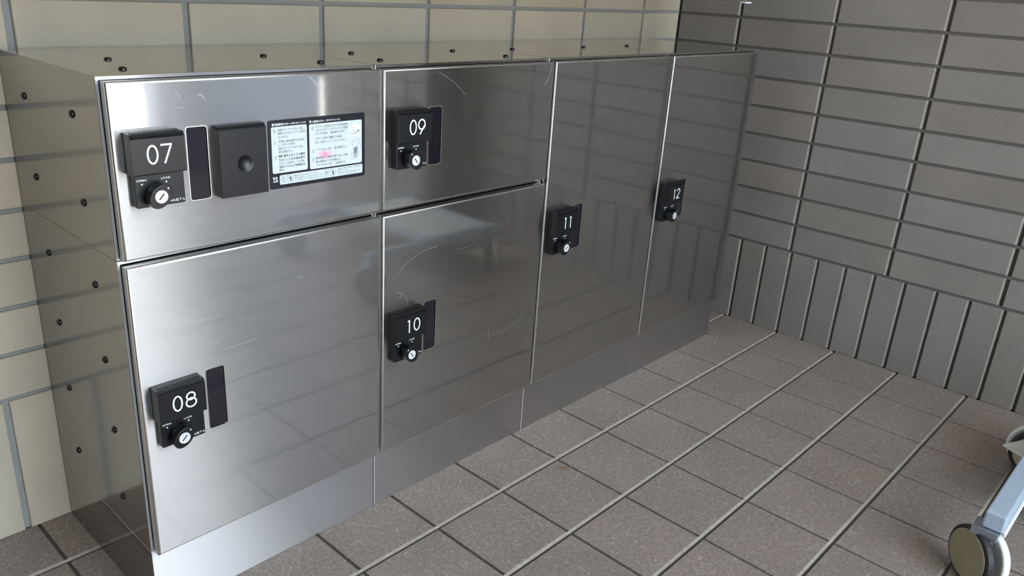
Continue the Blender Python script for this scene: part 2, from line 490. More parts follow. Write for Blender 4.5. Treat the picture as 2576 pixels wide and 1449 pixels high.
tag(obj('wall_front_added', new_box(-1.7, -0.70, -2.54, -2.40, 0.0, 2.45), M['concrete']), kind='structure')  # unseen panel, added to narrow the opening that lets light in
tag(obj('wall_front_added', new_box(1.14, 1.92, -2.54, -2.40, 0.0, 2.45), M['concrete']), kind='structure')  # unseen panel, added for the grey-blue zone mirrored in the doors

# ------------------------------------------------------------------ parcel lockers
XS = [0.0, 0.3627, 0.7229, 1.0823, 1.4400]
ZT, ZP = 0.7008, 0.1032
YD = -0.0136      # face of the doors
ZM = 0.5000       # seam between the two stacked boxes

def plug(bm, c, n, r=0.0046, h=0.0026):
    c = Vector(c); n = Vector(n)
    t = Vector((0, 0, 1)) if abs(n.z) < 0.5 else Vector((1, 0, 0))
    s = n.cross(t); prev = None
    rings = [(1.0, 0.0), (1.0, 0.35), (0.85, 0.8), (0.55, 1.0)]
    for q, hh in rings:
        ring = [bm.verts.new(c + (t * cos(2 * pi * k / 16) + s * sin(2 * pi * k / 16)) * r * q + n * h * hh) for k in range(16)]
        if prev:
            for k in range(16): bm.faces.new((prev[k], prev[(k + 1) % 16], ring[(k + 1) % 16], ring[k]))
        prev = ring
    # small key-shaped dimple in the cap
    ring = [bm.verts.new(c + (t * cos(2 * pi * k / 16) + s * sin(2 * pi * k / 16)) * r * 0.40 + n * h * 0.55) for k in range(16)]
    for k in range(16): bm.faces.new((prev[k], prev[(k + 1) % 16], ring[(k + 1) % 16], ring[k]))
    bm.faces.new(ring)
    bmesh.ops.recalc_face_normals(bm, faces=bm.faces)

def digit(bm, ch, x, z, w, h, y, sw=0.0021):
    """thin round-ended numerals as strokes; x,z lower-left, w,h size"""
    cx = x + w / 2
    if ch == '0': ribbon(bm, arc(cx, z + h / 2, w / 2 - sw / 2, h / 2 - sw / 2, 0, 360, 32)[:-1], sw, y, closed=True)
    elif ch == '8':
        r1, r2 = h * 0.222, h * 0.272
        ribbon(bm, arc(cx, z + h - r1 - sw / 2, w * 0.38, r1, 0, 360, 28)[:-1], sw, y, closed=True)
        ribbon(bm, arc(cx, z + r2 + sw / 2, w * 0.46, r2, 0, 360, 28)[:-1], sw, y - 0.00002, closed=True)
    elif ch == '7':
        ribbon(bm, [(x, z + h - sw / 2), (x + w * 0.97, z + h - sw / 2)], sw, y)
        ribbon(bm, [(x + w * 0.90, z + h - sw * 0.6), (x + w * 0.26, z)], sw, y - 0.00002)
    elif ch == '9':
        r = w * 0.44
        ribbon(bm, arc(cx, z + h - r * 1.12 - sw / 2, r, r * 1.12, 0, 360, 30)[:-1], sw, y, closed=True)
        ribbon(bm, [(cx + r * 0.98, z + h - r * 1.25 - sw / 2), (cx + r * 0.75, z + h * 0.52), (cx - r * 0.55, z)], sw, y - 0.00002)
    elif ch == '1':
        ribbon(bm, [(cx + w * 0.10, z), (cx + w * 0.10, z + h)], sw, y)
        ribbon(bm, [(cx + w * 0.06, z + h - sw * 0.6), (cx - w * 0.20, z + h - sw * 1.1)], sw * 0.8, y - 0.00002)
    elif ch == '2':
        pts = arc(cx, z + h - w * 0.46, w * 0.42, w * 0.46 - sw / 2, 170, -38, 16) + [(x + sw * 0.7, z + sw * 0.8)]
        ribbon(bm, pts, sw, y)
        ribbon(bm, [(x, z + sw / 2), (x + w * 0.98, z + sw / 2)], sw, y - 0.00002)

def logo(bm, x0, x1, z0, h, y, sw=0.00048):
    """the maker's five capitals, drawn wide, the A without a bar"""
    w = (x1 - x0) / 5.3; g = w * 0.16; x = x0
    for ch in 'NASTA':
        a, b, z1 = x, x + w * 0.92, z0 + h
        if ch == 'N': ps = [[(a, z0), (a, z1)], [(a, z1), (b, z0)], [(b, z0), (b, z1)]]
        elif ch == 'A': ps = [[(a, z0), ((a + b) / 2, z1)], [((a + b) / 2, z1), (b, z0), (a + w * 0.4, z0)]]
        elif ch == 'T': ps = [[(a, z1), (b, z1)], [((a + b) / 2, z1), ((a + b) / 2, z0)]]
        else: ps = [[(b, z1), (a + w * .1, z1), (a, z0 + h * .75), (a + w * .2, z0 + h * .52), (b - w * .2, z0 + h * .48), (b, z0 + h * .25), (b - w * .1, z0), (a, z0)]]
        for i, q in enumerate(ps): ribbon(bm, q, sw, y - i * 0.00001)
        x += w + g

def make_lock(parent, X, zb, number, locked):
    """combination lock: lower plate with a knob, upper flip cover with the box number"""
    y0, yp, yc = YD, -0.0232, -0.0335
    pl = obj('combination_lock', plate(rrect(X + .0200, X + .0756, zb, zb + .0800, .0022, 3), yp, y0), M['black'], parent, 0.0008, 2)
    prof = [(y0, zb + .0378), (yc + .0012, zb + .0378), (yc, zb + .0390), (yc, zb + .0768), (yc + .0016, zb + .0776),
            (yc + .0008, zb + .0792), (yc + .0030, zb + .0815), (y0, zb + .0818)]
    bm = extrude_x(prof, X + .0158, X + .0752)
    add_box(bm, X + .0154, X + .0156, y0 - .002, y0, zb + .038, zb + .081)
    cv = obj('number_cover', bm, M['black'], pl, 0.0007, 2)
    # ribbed strip on top of the cover
    bm = bmesh.new()
    for k in range(22):
        xx = X + .0200 + k * .0024
        add_box(bm, xx, xx + .0012, yc + .0060, yc + .0115, zb + .0814, zb + .0824)
    obj('grip_ribs', bm, M['black_gloss'], pl)
    bm = bmesh.new()
    zz = zb + .0488; hh = .0212
    d = .0 
    if number == '08': cells = ((X + .0327, '0', .0128), (X + .0490, '8', .0138))
    elif number == '07': cells = ((X + .0318, '0', .0128), (X + .0474, '7', .0132))
    elif number == '09': cells = ((X + .0340, '0', .0128), (X + .0492, '9', .0135))
    elif number == '10': cells = ((X + .0330, '1', .0120), (X + .0485, '0', .0134))
    elif number == '11': cells = ((X + .0335, '1', .0115), (X + .0475, '1', .0115))
    else: cells = ((X + .0330, '1', .0115), (X + .0475, '2', .0130))
    for xx, ch, w in cells: digit(bm, ch, xx, zz, w, hh, yc - .0002)
    obj('number_marking', bm, M['white_print'], pl)
    bm = bmesh.new()
    yt = yp - .00012
    kx, kz = X + .0407, zb + .0146
    text_into(bm, 'OPEN', X + .0222, X + .0331, zb + .0294, .0022, yt, bold=.02)
    text_into(bm, 'LOCK', X + .0495, X + .0604, zb + .0294, .0022, yt, bold=.02)
    add_disc(bm, X + .0279, zb + .0262, .0010, yt, yp, 12)
    add_disc(bm, X + .0552, zb + .0262, .0010, yt, yp, 12)
    logo(bm, X + .0566, X + .0738, zb + .0030, .0024, yt)
    # direction arc between the two dots
    obj('lettering', bm, M['white_print'], pl)
    ang = radians(-44 if locked else 38)       # from the vertical; negative leans right
    ax = Vector((-sin(ang), cos(ang)))
    bm = bmesh.new()
    add_disc(bm, kx, kz, .0112, -.0300, yp, 28)
    add_disc(bm, kx, kz, .0148, -.0402, -.0296, 32, rx=.0108, ang=ang)
    kn = obj('thumb_knob', bm, M['black'], pl, 0.0006, 2)
    bm = bmesh.new()
    add_disc(bm, kx, kz, .0072, -.0406, -.0400, 28)
    s = Vector((ax.x, ax.y)); t = Vector((-s.y, s.x)); q = []
    for a, b in ((-1, -1), (1, -1), (1, 1), (-1, 1)):
        v = Vector((kx, kz)) + s * .0042 * a + t * .0007 * b; q.append((v.x, v.y))
    add_plate(bm, q, -.0408, -.0405, mi=1)
    obj('key_cylinder', bm, [M['cyl'], M['dark_gap']], pl)
    bm = bmesh.new()
    add_disc(bm, kx + ax.x * .0118, kz + ax.y * .0118, .0010, -.0404, -.0401, 12)
    obj('pointer_dot', bm, M['white_print'], pl)
    return pl

def make_window(parent, X, zb):
    z0, z1 = zb - .0023, zb + .0807
    bm = plate(rrect(X + .0858, X + .1124, z0 - .0010, z1 + .0010, .0038), YD - .0002, YD + .0015,
               [rrect(X + .0868, X + .1113, z0, z1, .0030)])
    fr = obj('window_edge_highlight', bm, M['edge_highlight'], parent)  # pale ring painted for the highlight along the cut-out
    obj('smoked_window', plate(rrect(X + .0867, X + .1114, z0 - .0001, z1 + .0001, .0030), YD + .0012, YD + .0030), M['smoke'], parent)

def make_body(t, x0, x1, z0, z1, mat_i):
    """open-fronted sheet steel carcass"""
    e = .0004; w = .0042
    x0 += e; x1 -= e
    bm = bmesh.new()
    # outer shell with a recessed dark front
    o = [(x0, z0), (x1, z0), (x1, z1), (x0, z1)]
    i = [(x0 + w, z0 + w), (x1 - w, z0 + w), (x1 - w, z1 - w), (x0 + w, z1 - w)]
    F = [bm.verts.new((x, 0, z)) for x, z in o]; B = [bm.verts.new((x, D - .004, z)) for x, z in o]
    I = [bm.verts.new((x, 0, z)) for x, z in i]; R = [bm.verts.new((x, .022, z)) for x, z in i]
    for k in range(4):
        j = (k + 1) % 4
        for q, m in (((F[k], F[j], I[j], I[k]), 0), ((I[k], I[j], R[j], R[k]), 0), ((F[j], F[k], B[k], B[j]), 0)):
            f = bm.faces.new(q)
            n = (q[1].co - q[0].co).cross(q[2].co - q[0].co)
            a = max(range(3), key=lambda c: abs(n[c]))
            f.material_index = {0: 1, 1: 0, 2: 2}[a] if q[0] in F or q[0] in B else m
    bm.faces.new(list(reversed(B)))
    f = bm.faces.new(R); f.material_index = 3
    bmesh.ops.recalc_face_normals(bm, faces=bm.faces)
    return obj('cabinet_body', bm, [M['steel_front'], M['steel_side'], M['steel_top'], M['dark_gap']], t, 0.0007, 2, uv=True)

def rounded_panel(x0, x1, z0, z1, yf, yb, r, hole):
    """folded sheet door: rounded front edges, a cut-out for the window"""
    bm = bmesh.new()
    rings = []
    for ins, y in [(0, yb), (0, yf + r)] + [(r * (1 - cos(radians(a))), yf + r * (1 - sin(radians(a)))) for a in (22, 45, 68, 90)]:
        rings.append([bm.verts.new((a, y, b)) for a, b in ((x0 + ins, z0 + ins), (x1 - ins, z0 + ins), (x1 - ins, z1 - ins), (x0 + ins, z1 - ins))])
    for A, B in zip(rings[:-1], rings[1:]):
        for k in range(4):
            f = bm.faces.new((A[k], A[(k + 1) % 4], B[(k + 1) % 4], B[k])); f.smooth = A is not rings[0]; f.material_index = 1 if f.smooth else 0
    hv = [bm.verts.new((a, yf, b)) for a, b in hole]; hb = [bm.verts.new((a, yf + .006, b)) for a, b in hole]
    fr = rings[-1]
    tris = tessellate_polygon([[Vector((v.co.x, v.co.z, 0)) for v in fr], [Vector((a, b, 0)) for a, b in hole]])
    al = fr + hv
    for t in tris: bm.faces.new([al[k] for k in t])
    n = len(hole)
    for k in range(n): bm.faces.new((hv[k], hb[k], hb[(k + 1) % n], hv[(k + 1) % n]))
    bm.faces.new(list(reversed(rings[0])))
    bmesh.ops.recalc_face_normals(bm, faces=bm.faces)
    for e in bm.edges:
        if len(e.link_faces) == 2 and e.calc_face_angle(0) > radians(35): e.smooth = False
    return bm

def scratch_mark(bm, a, b, bend=0.0, w=.0006, n=8):
    a, b = Vector(a), Vector(b); d = b - a; p = Vector((-d.y, d.x))
    pts = [tuple(a + d * (k / n) + p * bend * 4 * (k / n) * (1 - k / n)) for k in range(n + 1)]
    ribbon(bm, pts, w, YD - .00006, mi=1, d=.00008)

def make_door(t, X0, X1, z0, z1, zb, marks=()):
    x0, x1 = X0 + .0046, X1 - .0007
    hole = rrect(X0 + .0868, X0 + .1113, zb - .0023, zb + .0807, .0030)
    bm = rounded_panel(x0, x1, z0, z1, YD, -.0012, .0027, hole)
    o = obj('door', bm, [M['steel_front'], M['edge_highlight']], t, uv=True)
    if marks:
        bm = bmesh.new()
        for m in marks: scratch_mark(bm, *m)
        for f in bm.faces: f.material_index = 0
        so = obj('scratches', bm, M['scratch'], o)
        so['kind'] = 'stuff'
    return o

ZD, Z7B, Z8T, ZPB = .6961, .5018, .4940, .1034
r2 = random.Random(3)
def fine(x0, x1, z0, z1, n, big=.03):
    out = []
    for _ in range(n):
        a = (r2.uniform(x0, x1), r2.uniform(z0, z1)); an = r2.uniform(-.5, .5) + r2.choice((0, 0, 0, pi / 2)); l = r2.uniform(.004, big)
        if any(X - .012 < a[0] - .0 < X + .15 and zz - .03 < a[1] < zz + .11 for X in XS for zz in (.262, .3615, .5605)): continue
        out.append((a, (a[0] + cos(an) * l, a[1] + sin(an) * l), r2.uniform(-.2, .2), r2.uniform(.00007, .00014)))
    return out
def curl(cx, cz, r, n):
    out = []
    for k in range(n):
        a0 = r2.uniform(0, 2 * pi); a1 = a0 + r2.uniform(.7, 1.7); rr = r * r2.uniform(.5, 1.1)
        ox, oz = r2.uniform(-.006, .006), r2.uniform(-.006, .006)
        out.append(((cx + ox + rr * cos(a0), cz + oz + rr * sin(a0)), (cx + ox + rr * cos(a1), cz + oz + rr * sin(a1)), -.22, .00013))
    return out
marks = {
 '07': [((.2500, .6925), (.2640, .6800), 0, .0011), ((.2640, .6800), (.2655, .6707), 0, .0005), ((.2480, .6931), (.2655, .6707), .03, .0004),
        ((.0677, .6899), (.0690, .6860), 0, .0005), ((.078, .684), (.083, .676), .1, .0004), ((.0766, .6662), (.090, .6632), .05, .0003),
        ((.105, .6790), (.1119, .6726), .1, .0006), ((.1015, .6770), (.1105, .6775), 0, .0002), ((.27, .688), (.272, .68), 0, .0004)] + fine(.05, .34, .51, .69, 16, .014),
 '08': [((.1114, .3636), (.1619, .3653), 0, .0005), ((.0909, .3752), (.1118, .3689), .2, .0004), ((.1324, .3487), (.1440, .3537), 0, .0007),
        ((.1805, .1340), (.2300, .1251), 0, .0005), ((.2050, .2400), (.2060, .2150), -.1, .0005), ((.225, .434), (.232, .4345), 0, .0008),
        ((.1405, .2494), (.1398, .1879), -.12, .0005), ((.145, .245), (.146, .200), -.12, .0003)] + curl(.088, .392, .013, 12) + fine(.05, .34, .12, .48, 26, .02),
 '09': [((.463, .6905), (.52, .655), .05, .0004), ((.70, .66), (.715, .69), -.1, .0011), ((.650, .640), (.651, .634), 0, .0012)] + fine(.38, .71, .51, .69, 16, .02),
 '10': [((.3952, .4011), (.4737, .4290), .10, .0004), ((.52, .415), (.545, .416), 0, .0004), ((.60, .417), (.612, .418), 0, .0004),
        ((.55, .28), (.562, .31), .1, .0005), ((.600, .255), (.603, .238), 0, .0010), ((.628, .240), (.69, .262), -.08, .0005),
        ((.52, .20), (.525, .16), 0, .0005), ((.57, .10), (.68, .12), .03, .0004), ((.40, .37), (.415, .345), .2, .0006), ((.395, .372), (.40, .36), .3, .0006)] + fine(.38, .71, .12, .48, 30, .02),
 '11': [((.855, .600), (.93, .618), .02, .0005), ((.80, .572), (.88, .605), .05, .0003), ((.732, .118), (.743, .126), .3, .0009)] + fine(.74, 1.07, .12, .68, 22, .03),
 '12': fine(1.10, 1.42, .12, .68, 16, .03),
}

def make_locker(number, i, z0, z1, dz0, dz1, zb, locked, label):
    X0, X1 = XS[i], XS[i + 1]
    t = thing('parcel_locker', label, 'locker', ((X0 + X1) / 2, D / 2, z0), 'steel parcel lockers in the row')
    make_body(t, X0, X1, z0 + .0003, z1 - .0003, 0)
    make_door(t, X0, X1, dz0, dz1, zb, marks[number])
    make_window(t, X0, zb)
    make_lock(t, X0, zb, number, locked)
    return t

lk = {}
lk['07'] = make_locker('07', 0, ZM, ZT, Z7B, ZD, .5625, True, 'upper left steel locker 07 carrying the instruction sticker and a blank black cover')
lk['08'] = make_locker('08', 0, ZP, ZM, ZPB, Z8T, .2620, True, 'bright steel locker 08 at the bottom left, below locker 07')
lk['09'] = make_locker('09', 1, ZM, ZT, Z7B, ZD, .5605, False, 'small steel locker 09 at the top, right of the instruction sticker')
lk['10'] = make_locker('10', 1, ZP, ZM, ZPB, Z8T, .2620, False, 'steel locker 10 with long curved scratches, standing below locker 09')
lk['11'] = make_locker('11', 2, ZP, ZT, ZPB, ZD, .3615, True, 'tall full-height steel locker 11 beside lockers 09 and 10')
lk['12'] = make_locker('12', 3, ZP, ZT, ZPB, ZD, .3615, True, 'tall steel locker 12 at the far right end by the taupe wall')

# hole plugs in the sheet metal
def add_plug(t, c, n):
    bm = bmesh.new(); plug(bm, c, n); obj('hole_plug', bm, M['plug'], t, smooth=True)
for z in (.6518, .5514): 
    for y in (.0738, .2238): add_plug(lk['07'], (.0004, y, z), (-1, 0, 0))
for z in (.4515, .3523, .2530, .1520):
    for y in (.0718, .2200): add_plug(lk['08'], (.0004, y, z), (-1, 0, 0))
zt = ZT - .0003
for x, y in ((.0744, .1461), (.0507, .0497), (.2790, .1372), (.3096, .0476)): add_plug(lk['07'], (x, y, zt), (0, 0, 1))
for x, y in ((.4285, .1396), (.4086, .0463), (.6323, .1344), (.6614, .0402)): add_plug(lk['09'], (x, y, zt), (0, 0, 1))
for x, y in ((.7789, .1335), (.9910, .1372)): add_plug(lk['11'], (x, y, zt), (0, 0, 1))
for x, y in ((1.1395, .1373),): add_plug(lk['12'], (x, y, zt), (0, 0, 1))

# blank cover with a thumb dimple on locker 07 (the seal printer)
def dimple_cover(t):
    x0, x1, z0, z1, yf = .1190, .1798, .5600, .6385, -.0264
    cx, cz, r, dep = .1503, .5980, .0102, .0034
    bm = bmesh.new()
    circ = [(cx + r * cos(2 * pi * k / 32), cz + r * sin(2 * pi * k / 32)) for k in range(32)]
    outer = [(x0, z0), (x1, z0), (x1, z1), (x0, z1)]
    tris = tessellate_polygon([[Vector((a, b, 0)) for a, b in outer], [Vector((a, b, 0)) for a, b in circ]])
    vo = [bm.verts.new((a, yf, b)) for a, b in outer]; vc = [bm.verts.new((a, yf, b)) for a, b in circ]
    al = vo + vc
    for q in tris: bm.faces.new([al[k] for k in q])
    prev = vc
    for q in (.85, .65, .45, .25):
        ring = [bm.verts.new((cx + (a - cx) * q, yf + dep * (1 - q * q), cz + (b - cz) * q)) for a, b in circ]
        for k in range(32):
            f = bm.faces.new((prev[k], prev[(k + 1) % 32], ring[(k + 1) % 32], ring[k])); f.smooth = True
        prev = ring
    bm.faces.new(prev).smooth = True
    # sides
    bk = [bm.verts.new((a, YD, b)) for a, b in outer]
    for k in range(4): bm.faces.new((vo[k], vo[(k + 1) % 4], bk[(k + 1) % 4], bk[k]))
    bmesh.ops.recalc_face_normals(bm, faces=bm.faces)
    c = obj('stamp_cover', bm, M['black'], t, 0.0006, 2)
    c['label'] = 'black flip cover with a round thumb dimple'
    prof = [(YD, z1), (yf, z1), (yf + .0003, z1 + .0010), (yf + .0028, z1 + .0018), (yf + .0020, z1 + .0030), (yf + .0046, z1 + .0046), (YD, z1 + .0050)]
    obj('hinge_ridge', extrude_x(prof, x0, x1), M['black_gloss'], c, 0.0003, 2)
dimple_cover(lk['07'])

# instruction sticker on locker 07
def sticker(t):
    yb = YD - .0004
    s = obj('instruction_label', plate(rrect(.1890, .3348, .5580, .6427, .0030), yb, YD + .0003), M['label_black'], t)
    s['label'] = 'black framed sticker with printed instructions in three pale panels'
    bm = bmesh.new()
    yp = yb - .0001
    add_plate(bm, rrect(.1935, .2443, .5774, .6345, .0022), yp, yb)
    add_plate(bm, rrect(.2476, .3298, .5766, .6337, .0022), yp, yb)
    add_plate(bm, rrect(.2029, .3306, .5626, .5746, .0018), yp, yb)
    obj('label_panel', bm, M['panel'], s)
    bm = bmesh.new()
    yt = yp - .0001
    Lx0, h = .2028, .0032
    Ls = [('錠前のツマミを左へ回し、', .6304, .2418, 0), ('開錠できるボックスに荷物', .6262, .2416, 0), ('を入れる。', .6218, .2170, 0),
          ('任意の暗証番号を設定', .6164, .2408, 0), ('し、ボタンを押す。', .6122, .2283, 0), ('錠前のツマミを右へ回し、', .6077, .2403, 0), ('扉を施錠する。', .6035, .2232, 0),
          ('暗証番号とボックス番号', .5983, .2405, .02), ('を記入した不在連絡票を', .5937, .2405, .008), ('ポストに投函し、その後、', .5893, .2403, 0),
          ('捺印システムで受領印を', .5849, .2406, .02), ('押す。', .5809, .2105, .01)]
    for b, z, x1, bd in Ls: text_into(bm, b, Lx0, x1, z - h / 2, h, yt, bold=bd)
    Rs = [('ポストへ投函された不在連絡票', .6298, .3071, 0), ('に記入されているボックスの錠前', .6256, .3068, 0), ('のフタを開き、暗証番号を押す。', .6210, .3034, 0),
          ('ボタンを押し間違えた場合', .6149, .2978, 0), ('【C】を押す→クリアになります。', .6100, .3037, 0), ('ツマミを左へ回し、扉を開錠する。', .6006, .3060, 0),
          ('扉を開けて荷物を取り出した後、', .5900, .3074, .006), ('扉と錠前のフタを閉める。', .5853, .2956, .006), ('ツマミを右へ回し、仮施錠する。', .5807, .3043, 0)]
    for b, z, x1, bd in Rs: text_into(bm, b, .2568, x1, z - h / 2, h, yt, bold=bd)
    for n_, x, z in (('1', .1979, .6297), ('2', .1979, .6154), ('3', .1979, .5973), ('1', .2522, .6287), ('2', .2522, .6001), ('3', .2526, .5892)):
        text_into(bm, n_, x - (.0004 if n_ == '1' else .0009), x + (.0004 if n_ == '1' else .0009), z - .0016, .0032, yt)
        ribbon(bm, [(x + .0020, z + .0022), (x + .0020, z - .0026), (x - .0018, z - .0026)], .00018, yt, d=.00003)
    # slip of paper with the box number and code
    ribbon(bm, [(.3229, .6195), (.3262, .6195)], .0008, yt - .0001, d=.00003)
    for k in (-1, 1): ribbon(bm, [(.3225, .6195), (.3243, .6195 + k * .0013)], .0007, yt - .0001, d=.00003)
    text_into(bm, 'ボックス', .3146, .3190, .6229, .0018, yt - .0001)
    text_into(bm, 'No. 02', .3140, .3186, .6199, .0018, yt - .0001)
    text_into(bm, '1234', .3127, .3217, .6153, .0032, yt - .0001)
    # drawing of the lock with its lid swung open
    G = lambda q, w=.00022, c=False: ribbon(bm, q, w, yt, d=.00003, closed=c)
    G([(.3134, .6040), (.3153, .6058), (.3233, .6104), (.3252, .6092), (.3254, .6056), (.3245, .6018), (.3150, .5958), (.3146, .6015), (.3134, .6040)])
    G([(.3146, .5952), (.3138, .5940), (.3132, .5830), (.3150, .5826), (.3226, .5852), (.3240, .5872), (.3243, .5985)])
    for k in range(4):
        z = .5975 - k * .0019
        G([(.3166, z - .0018), (.3222, z + .0006)], .0011)
    G(arc(.3194, .5880, .0026, .0030, 0, 360, 16)[:-1], .0004, True); G([(.3182, .5858), (.3206, .5900)], .0009)
    G(arc(.3242, .6000, .0040, .0046, -50, 42, 8), .0003); G([(.3261, .6040), (.3276, .6033)], .0004)
    # warning strip
    G([(.2079, .5738), (.2046, .5683), (.2111, .5683)], .0003, True)
    text_into(bm, '!', .2076, .2081, .5690, .0032, yt)
    text_into(bm, 'ご注意', .2052, .2108, .5650, .0020, yt)
    for cx, cz in ((.2175, .5694), (.2817, .5686)):
        G(arc(cx, cz, .0048, .0048, 0, 360, 24)[:-1], .0003, True)
        G([(cx - .0034, cz + .0034), (cx + .0034, cz - .0034)], .0003)
        G([(cx + .0010, cz + .0026), (cx + .0016, cz - .0006), (cx + .0008, cz - .0036)], .0011)
        G([(cx - .0014, cz + .0006), (cx + .0014, cz - .0004)], .0009)
    G([(.2699, .5733), (.2752, .5733), (.2752, .5640), (.2699, .5640)], .0002, True)
    G([(.2725, .5712), (.2725, .5672)], .0010)
    G([(.2725, .5662), (.2725, .5655)], .0009)
    text_into(bm, '扉にぶらさがらないでください。', .2245, .2603, .5704, .0022, yt, bold=.01)
    text_into(bm, '扉が歪み破損することがあり、思わぬけがをする', .2245, .2667, .5675, .0016, yt)
    text_into(bm, 'ことがあります。特に、お子様にはご注意ください。', .2248, .2667, .5646, .0016, yt)
    text_into(bm, '・貴重品・危険物・生鮮物・生き物等の保管', .2896, .3286, .5715, .0016, yt)
    text_into(bm, 'はしないでください。', .2896, .3081, .5690, .0016, yt)
    text_into(bm, '・食品は傷むことがあるため、保管はしないでください。', .2896, .3281, .5664, .0016, yt)
    text_into(bm, 'それらのものに対しての責任は負いかねます。', .2900, .3210, .5638, .0015, yt)
    obj('printed_text', bm, M['dark_print'], s)
    yh = yb - .0001
    bm = bmesh.new()
    add_plate(bm, [(.1951, .6357), (.1972, .6357), (.1972, .6387), (.1951, .6387)], yh, yb)
    text_into(bm, '宅配業者の方へ', .1977, .2207, .6356, .0031, yh, bold=.02)
    text_into(bm, '〔荷物の預け入れ方法〕', .2216, .2431, .6360, .0023, yh, bold=.01)
    obj('heading_text', bm, M['white_print'], s)
    bm = bmesh.new()
    add_plate(bm, [(.2486, .6353), (.2505, .6353), (.2505, .6383), (.2486, .6383)], yh, yb)
    text_into(bm, '入居者の方へ', .2509, .2717, .6351, .0031, yh, bold=.02)
    text_into(bm, '〔荷物の取り出し方法〕', .2731, .2950, .6356, .0023, yh, bold=.01)
    obj('heading_text', bm, M['white_print'], s)
    bm = bmesh.new()
    text_into(bm, '取扱', .1933, .2003, .5701, .0032, yh, bold=.02)
    text_into(bm, '注意', .1935, .2003, .5662, .0032, yh, bold=.02)
    obj('heading_text', bm, M['white_print'], s)
    bm = bmesh.new()
    add_plate(bm, [(.3136, .6282), (.3243, .6277), (.3262, .6250), (.3246, .6128), (.3101, .6140)], yt, yp)
    obj('printed_slip', bm, M['white_print'], s)
sticker(lk['07'])
# a short stroke of pink pen in the corner of door 08
bm = bmesh.new()
ribbon(bm, [(.0175, .4905), (.0200, .4922), (.0222, .4932)], .0009, YD - .00008, d=.0001)
obj('pen_mark', bm, M['pen'], lk['08'])

# ------------------------------------------------------------------ plinths
pl_labels = ['bright steel plinth under locker 08, leftmost of the row', 'steel plinth standing under locker 10',
             'steel plinth in the middle right, below tall locker 11', 'dim steel plinth below locker 12, nearest the taupe wall']
for i in range(4):
    x0, x1 = XS[i] + .0005, XS[i + 1] - .0005
    bm = bmesh.new()
    for f in add_box(bm, x0, x1, .0006, D - .003, 0.0, ZP - .0004):
        a = max(range(3), key=lambda c: abs((f.verts[1].co - f.verts[0].co).cross(f.verts[2].co - f.verts[0].co)[c]))
        f.material_index = 1 if a == 0 else 0
    bmesh.ops.recalc_face_normals(bm, faces=bm.faces)
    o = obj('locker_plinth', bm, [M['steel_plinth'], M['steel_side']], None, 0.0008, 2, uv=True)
    tag(o, pl_labels[i], 'plinth', 'steel plinths under the lockers')

# ------------------------------------------------------------------ letterbox bank above
mb = thing('letterbox_bank', 'underside corner of a steel letterbox bank above the lockers', 'letterbox', (.72, .16, .80))
ym = .030
obj('bank_body', new_box(.004, 1.4470, ym, D - .002, .8000, 1.52), M['steel_top'], mb, 0.001, 2, uv=True)
for i in range(4):
    for j in range(3):
        x0, x1 = .008 + i * .359, .008 + (i + 1) * .359 - .004
        obj('letterbox_door', new_box(x0, x1, ym - .012, ym - .0004, .806 + j * .237, .806 + (j + 1) * .237 - .004), M['steel_front'], mb, 0.0015, 2, uv=True)
obj('end_cap', new_box(1.4200, 1.4478, ym - .0004, ym + .012, .7965, .7998), M['white_print'], mb, 0.0004)

# ------------------------------------------------------------------ trolley at the right edge
M['rail'] = simple('pale_blue_painted_steel', (0.42, 0.52, 0.64), 0.35, 0.1, 0.04, 40)
M['rubber'] = simple('black_tyre_rubber', (0.014, 0.014, 0.017), 0.55, 0, 0.2, 300, 0.3)
M['hub'] = simple('tan_plastic_hub', (0.34, 0.30, 0.19), 0.55, 0, 0.06, 200)
M['white_hub'] = simple('white_plastic', (0.78, 0.80, 0.77), 0.5, 0, 0.04, 150)
M['zinc'] = simple('zinc_plate', (0.42, 0.46, 0.54), 0.35, 0.9, 0.1, 80)
tr = thing('hand_trolley', 'pale blue hand trolley on twin-wheel casters at the right edge', 'trolley', (1.16, -0.95, 0))
yr, dx_ = -.742, .022
def rail_box(name, x0, x1, y0, y1, z0, z1, m, bev=.003): return obj(name, new_box(x0, x1, y0, y1, z0, z1), m, tr, bev, 3)
rl = rail_box('side_rail', .915, 1.42, yr - .028, yr, .098, .126, M['rail'])
obj('rail_lip', new_box(.915, 1.42, yr - .0325, yr - .0282, .094, .101), M['white_hub'], rl, .001)
rail_box('side_rail', .915, 1.42, -1.20, -1.176, .098, .124, M['rail'])
rail_box('cross_rail', 1.130, 1.154, -1.1755, yr - .033, .099, .122, M['rail'])
rail_box('cross_rail', 1.380, 1.404, -1.1755, yr - .033, .099, .122, M['rail'])
rail_box('deck_board', 1.158, 1.376, -1.174, yr - .033, .108, .118, M['white_hub'])

